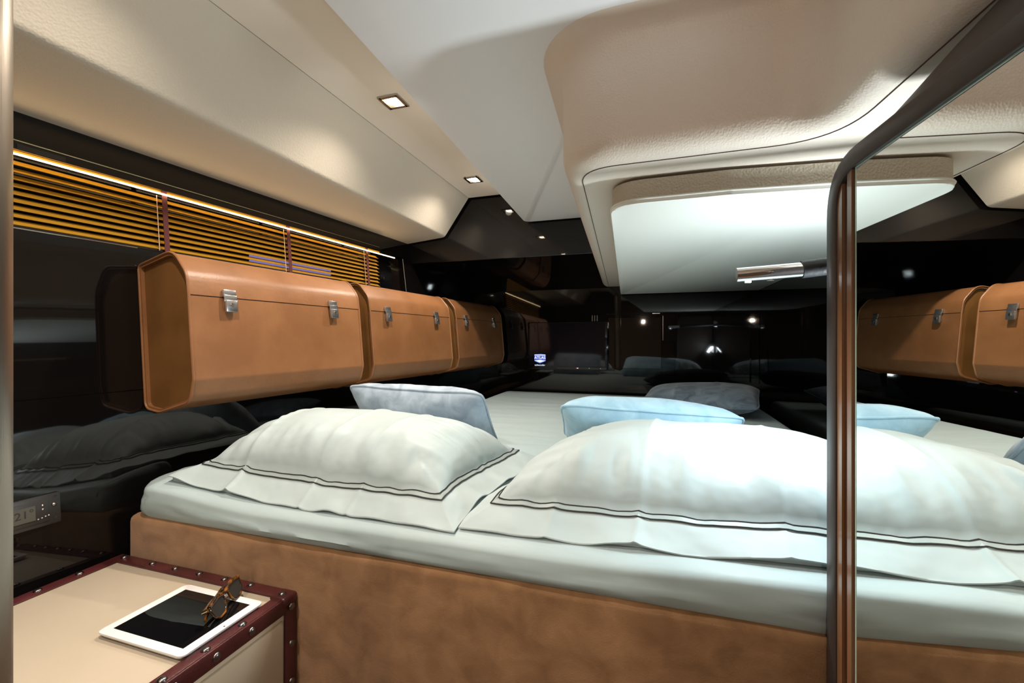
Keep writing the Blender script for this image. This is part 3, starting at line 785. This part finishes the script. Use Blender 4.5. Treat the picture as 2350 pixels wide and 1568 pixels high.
# ================================================================== NIGHTSTAND
ns = empty('nightstand', (-1.12, .5, ZF+CZ), 'cream leather trunk nightstand with burgundy edges and pewter nailheads', 'nightstand')
NX0, NX1, NY0, NY1, NT = -1.432, -.822, .12, .858, -.6095
mesh('body', *boxg(((NX0+NX1)/2, (NY0+NY1)/2, (ZF+NT-.004)/2), (NX1-NX0-.008, NY1-NY0-.008, NT-.004-ZF), None, .004), M['cream'], ns, 40)
TW = .034
def strp(c, s, nm='leather_edge'): return mesh(nm, *boxg(c, s, None, .0028), M['burg'], ns, 40)
strp((NX0+TW/2, (NY0+NY1)/2, NT-.002), (TW, NY1-NY0, .006)); strp((NX1-TW/2+.001, (NY0+NY1)/2, NT-.002), (TW*.8, NY1-NY0, .006))
strp(((NX0+NX1)/2, NY1-TW/2, NT-.0015), (NX1-NX0, TW, .006)); strp(((NX0+NX1)/2, NY0+TW/2, NT-.0015), (NX1-NX0, TW, .006))
strp((NX1-.001, (NY0+NY1)/2, NT-.018), (.006, NY1-NY0, .036))
for y in (NY1-TW/2, NY0+TW/2): strp((NX1-.0005, y, (ZF+NT-.03)/2), (.006, TW, NT-.03-ZF))
mesh('corner_cap', *boxg((NX1-.0185, NY1-.0185, NT-.010), (.046, .044, .024), None, .007), M['burg'], ns, 50)
mesh('drawer_front', *boxg((NX1-.002, (NY0+NY1)/2, NT-.155), (.006, NY1-NY0-.075, .215), None, .002), M['cream'], ns, 40)
mesh('drawer_front', *boxg((NX1-.002, (NY0+NY1)/2, NT-.40), (.006, NY1-NY0-.075, .215), None, .002), M['cream'], ns, 40)
def nail(c, n): mesh('nailhead', *dome(c, .0088, .0052, n, None), M['darkmetal'], ns, 60)
for x in (-1.402, -1.291, -1.205, -1.119, -1.033, -.947): nail((x, .845, NT+.0015), (0, 0, 1))
nail((-.842, .838, NT+.002), (0, 0, 1))
for k in range(7):
    nail((-1.416, .751-.082*k, NT+.001), (0, 0, 1)); nail((-.834, .723-.081*k, NT+.001), (0, 0, 1)); nail((NX1+.002, .735-.081*k, NT-.018), (1, 0, 0))
nail((NX1+.0035, .842, NT-.026), (1, 0, 0))
for k in range(5): nail((NX1+.0025, .844, NT-.115-.09*k), (1, 0, 0))

# ---------------- tablet
TZ = NT+.0
tb = empty('tablet', (-.967, .697, TZ+CZ), 'white tablet computer with a black screen on the cream nightstand', 'tablet')
def rrect(cx, cy, a, b, r): return round_poly([(cx-a/2, cy-b/2), (cx+a/2, cy-b/2), (cx+a/2, cy+b/2), (cx-a/2, cy+b/2)], r, 6)
slab('tablet_back', rrect(-.967, .697, .236, .180, .014), TZ+.0008, TZ+.0065, M['tabback'], tb, bev=.0012)
slab('bezel', rrect(-.967, .697, .2412, .1857, .014), TZ+.0055, TZ+.0090, M['tabwhite'], tb, bev=.0006)
slab('screen', rrect(-.967, .697, .199, .149, .0006), TZ+.0089, TZ+.0093, M['glassblack'], tb)
mesh('camera_lens', *tubeg([(-.853, .697, TZ+.0089), (-.853, .697, TZ+.0093)], .0017, 10), M['glassblack'], tb)
mesh('home_button', *tubeg([(-1.076, .697, TZ+.0089), (-1.076, .697, TZ+.0092)], .0052, 20), M['tabwhite'], tb)
# ---------------- sunglasses
sg = empty('sunglasses', (-.91, .737, TZ+.0095+CZ), 'folded tortoiseshell sunglasses with dark lenses resting on the tablet', 'sunglasses')
o0 = Vector((-.876, .697, TZ+.0125)); gx = Vector((-.43, .90, 0)).normalized()      # along the front, towards the bed
gn = Vector((.90, .43, 0)).normalized(); gu = (EZ*math.cos(.42)-gn*math.sin(.42)).normalized(); gn2 = gx.cross(gu); gn2 = gn2 if gn2.dot(gn) > 0 else -gn2
def G(x, y, z=0.): return o0+gx*x+gu*y+gn2*z
def lensloop(cx, mir):
    pts = [(-.027, .034), (.020, .036), (.026, .028), (.022, .008), (.010, -.001), (-.010, -.001), (-.023, .008), (-.028, .024)]
    return [(cx+mir*p[0], p[1]) for p in [tuple(q) for q in round_poly(pts, .010, 4)]]
for cx, mi_ in ((.028, 1), (.098, -1)):
    lp = lensloop(cx, mi_); n = len(lp)
    fr = mesh('lens_rim', *tubeg([G(x, y, .0) for x, y in lp], .0026, 8, closed=True), M['tort'], sg, 60)
    vs = [G(x, y, .0006) for x, y in lp]+[G(x, y, -.0006) for x, y in lp]
    mesh('lens', vs, [list(range(n)), [n+i for i in range(n)]]+[[i, (i+1) % n, n+(i+1) % n, n+i] for i in range(n)], M['lens'], sg)
mesh('brow_bar', *tubeg([G(0.0, .034), G(.03, .039), G(.054, .034), G(.063, .030), G(.072, .034), G(.096, .039), G(.126, .034)], lambda t: .0042, 8), M['tort'], sg, 60)
mesh('hinge', *tubeg([G(-.004, .032), G(-.004, .032, -.012)], .0042, 8), M['brass'], sg, 60)
mesh('hinge', *tubeg([G(.130, .032), G(.130, .032, -.012)], .0042, 8), M['brass'], sg, 60)
mesh('temple', *tubeg([G(-.002, .031, -.010), G(.04, .032, -.014), G(.09, .026, -.015), G(.126, .014, -.014)], lambda t: lerp(.0048, .0034, t), 8), M['tort'], sg, 60)
mesh('temple', *tubeg([G(.128, .031, -.015), G(.09, .032, -.021), G(.04, .025, -.023), G(.004, .012, -.020)], lambda t: lerp(.0048, .0034, t), 8), M['tort'], sg, 60)
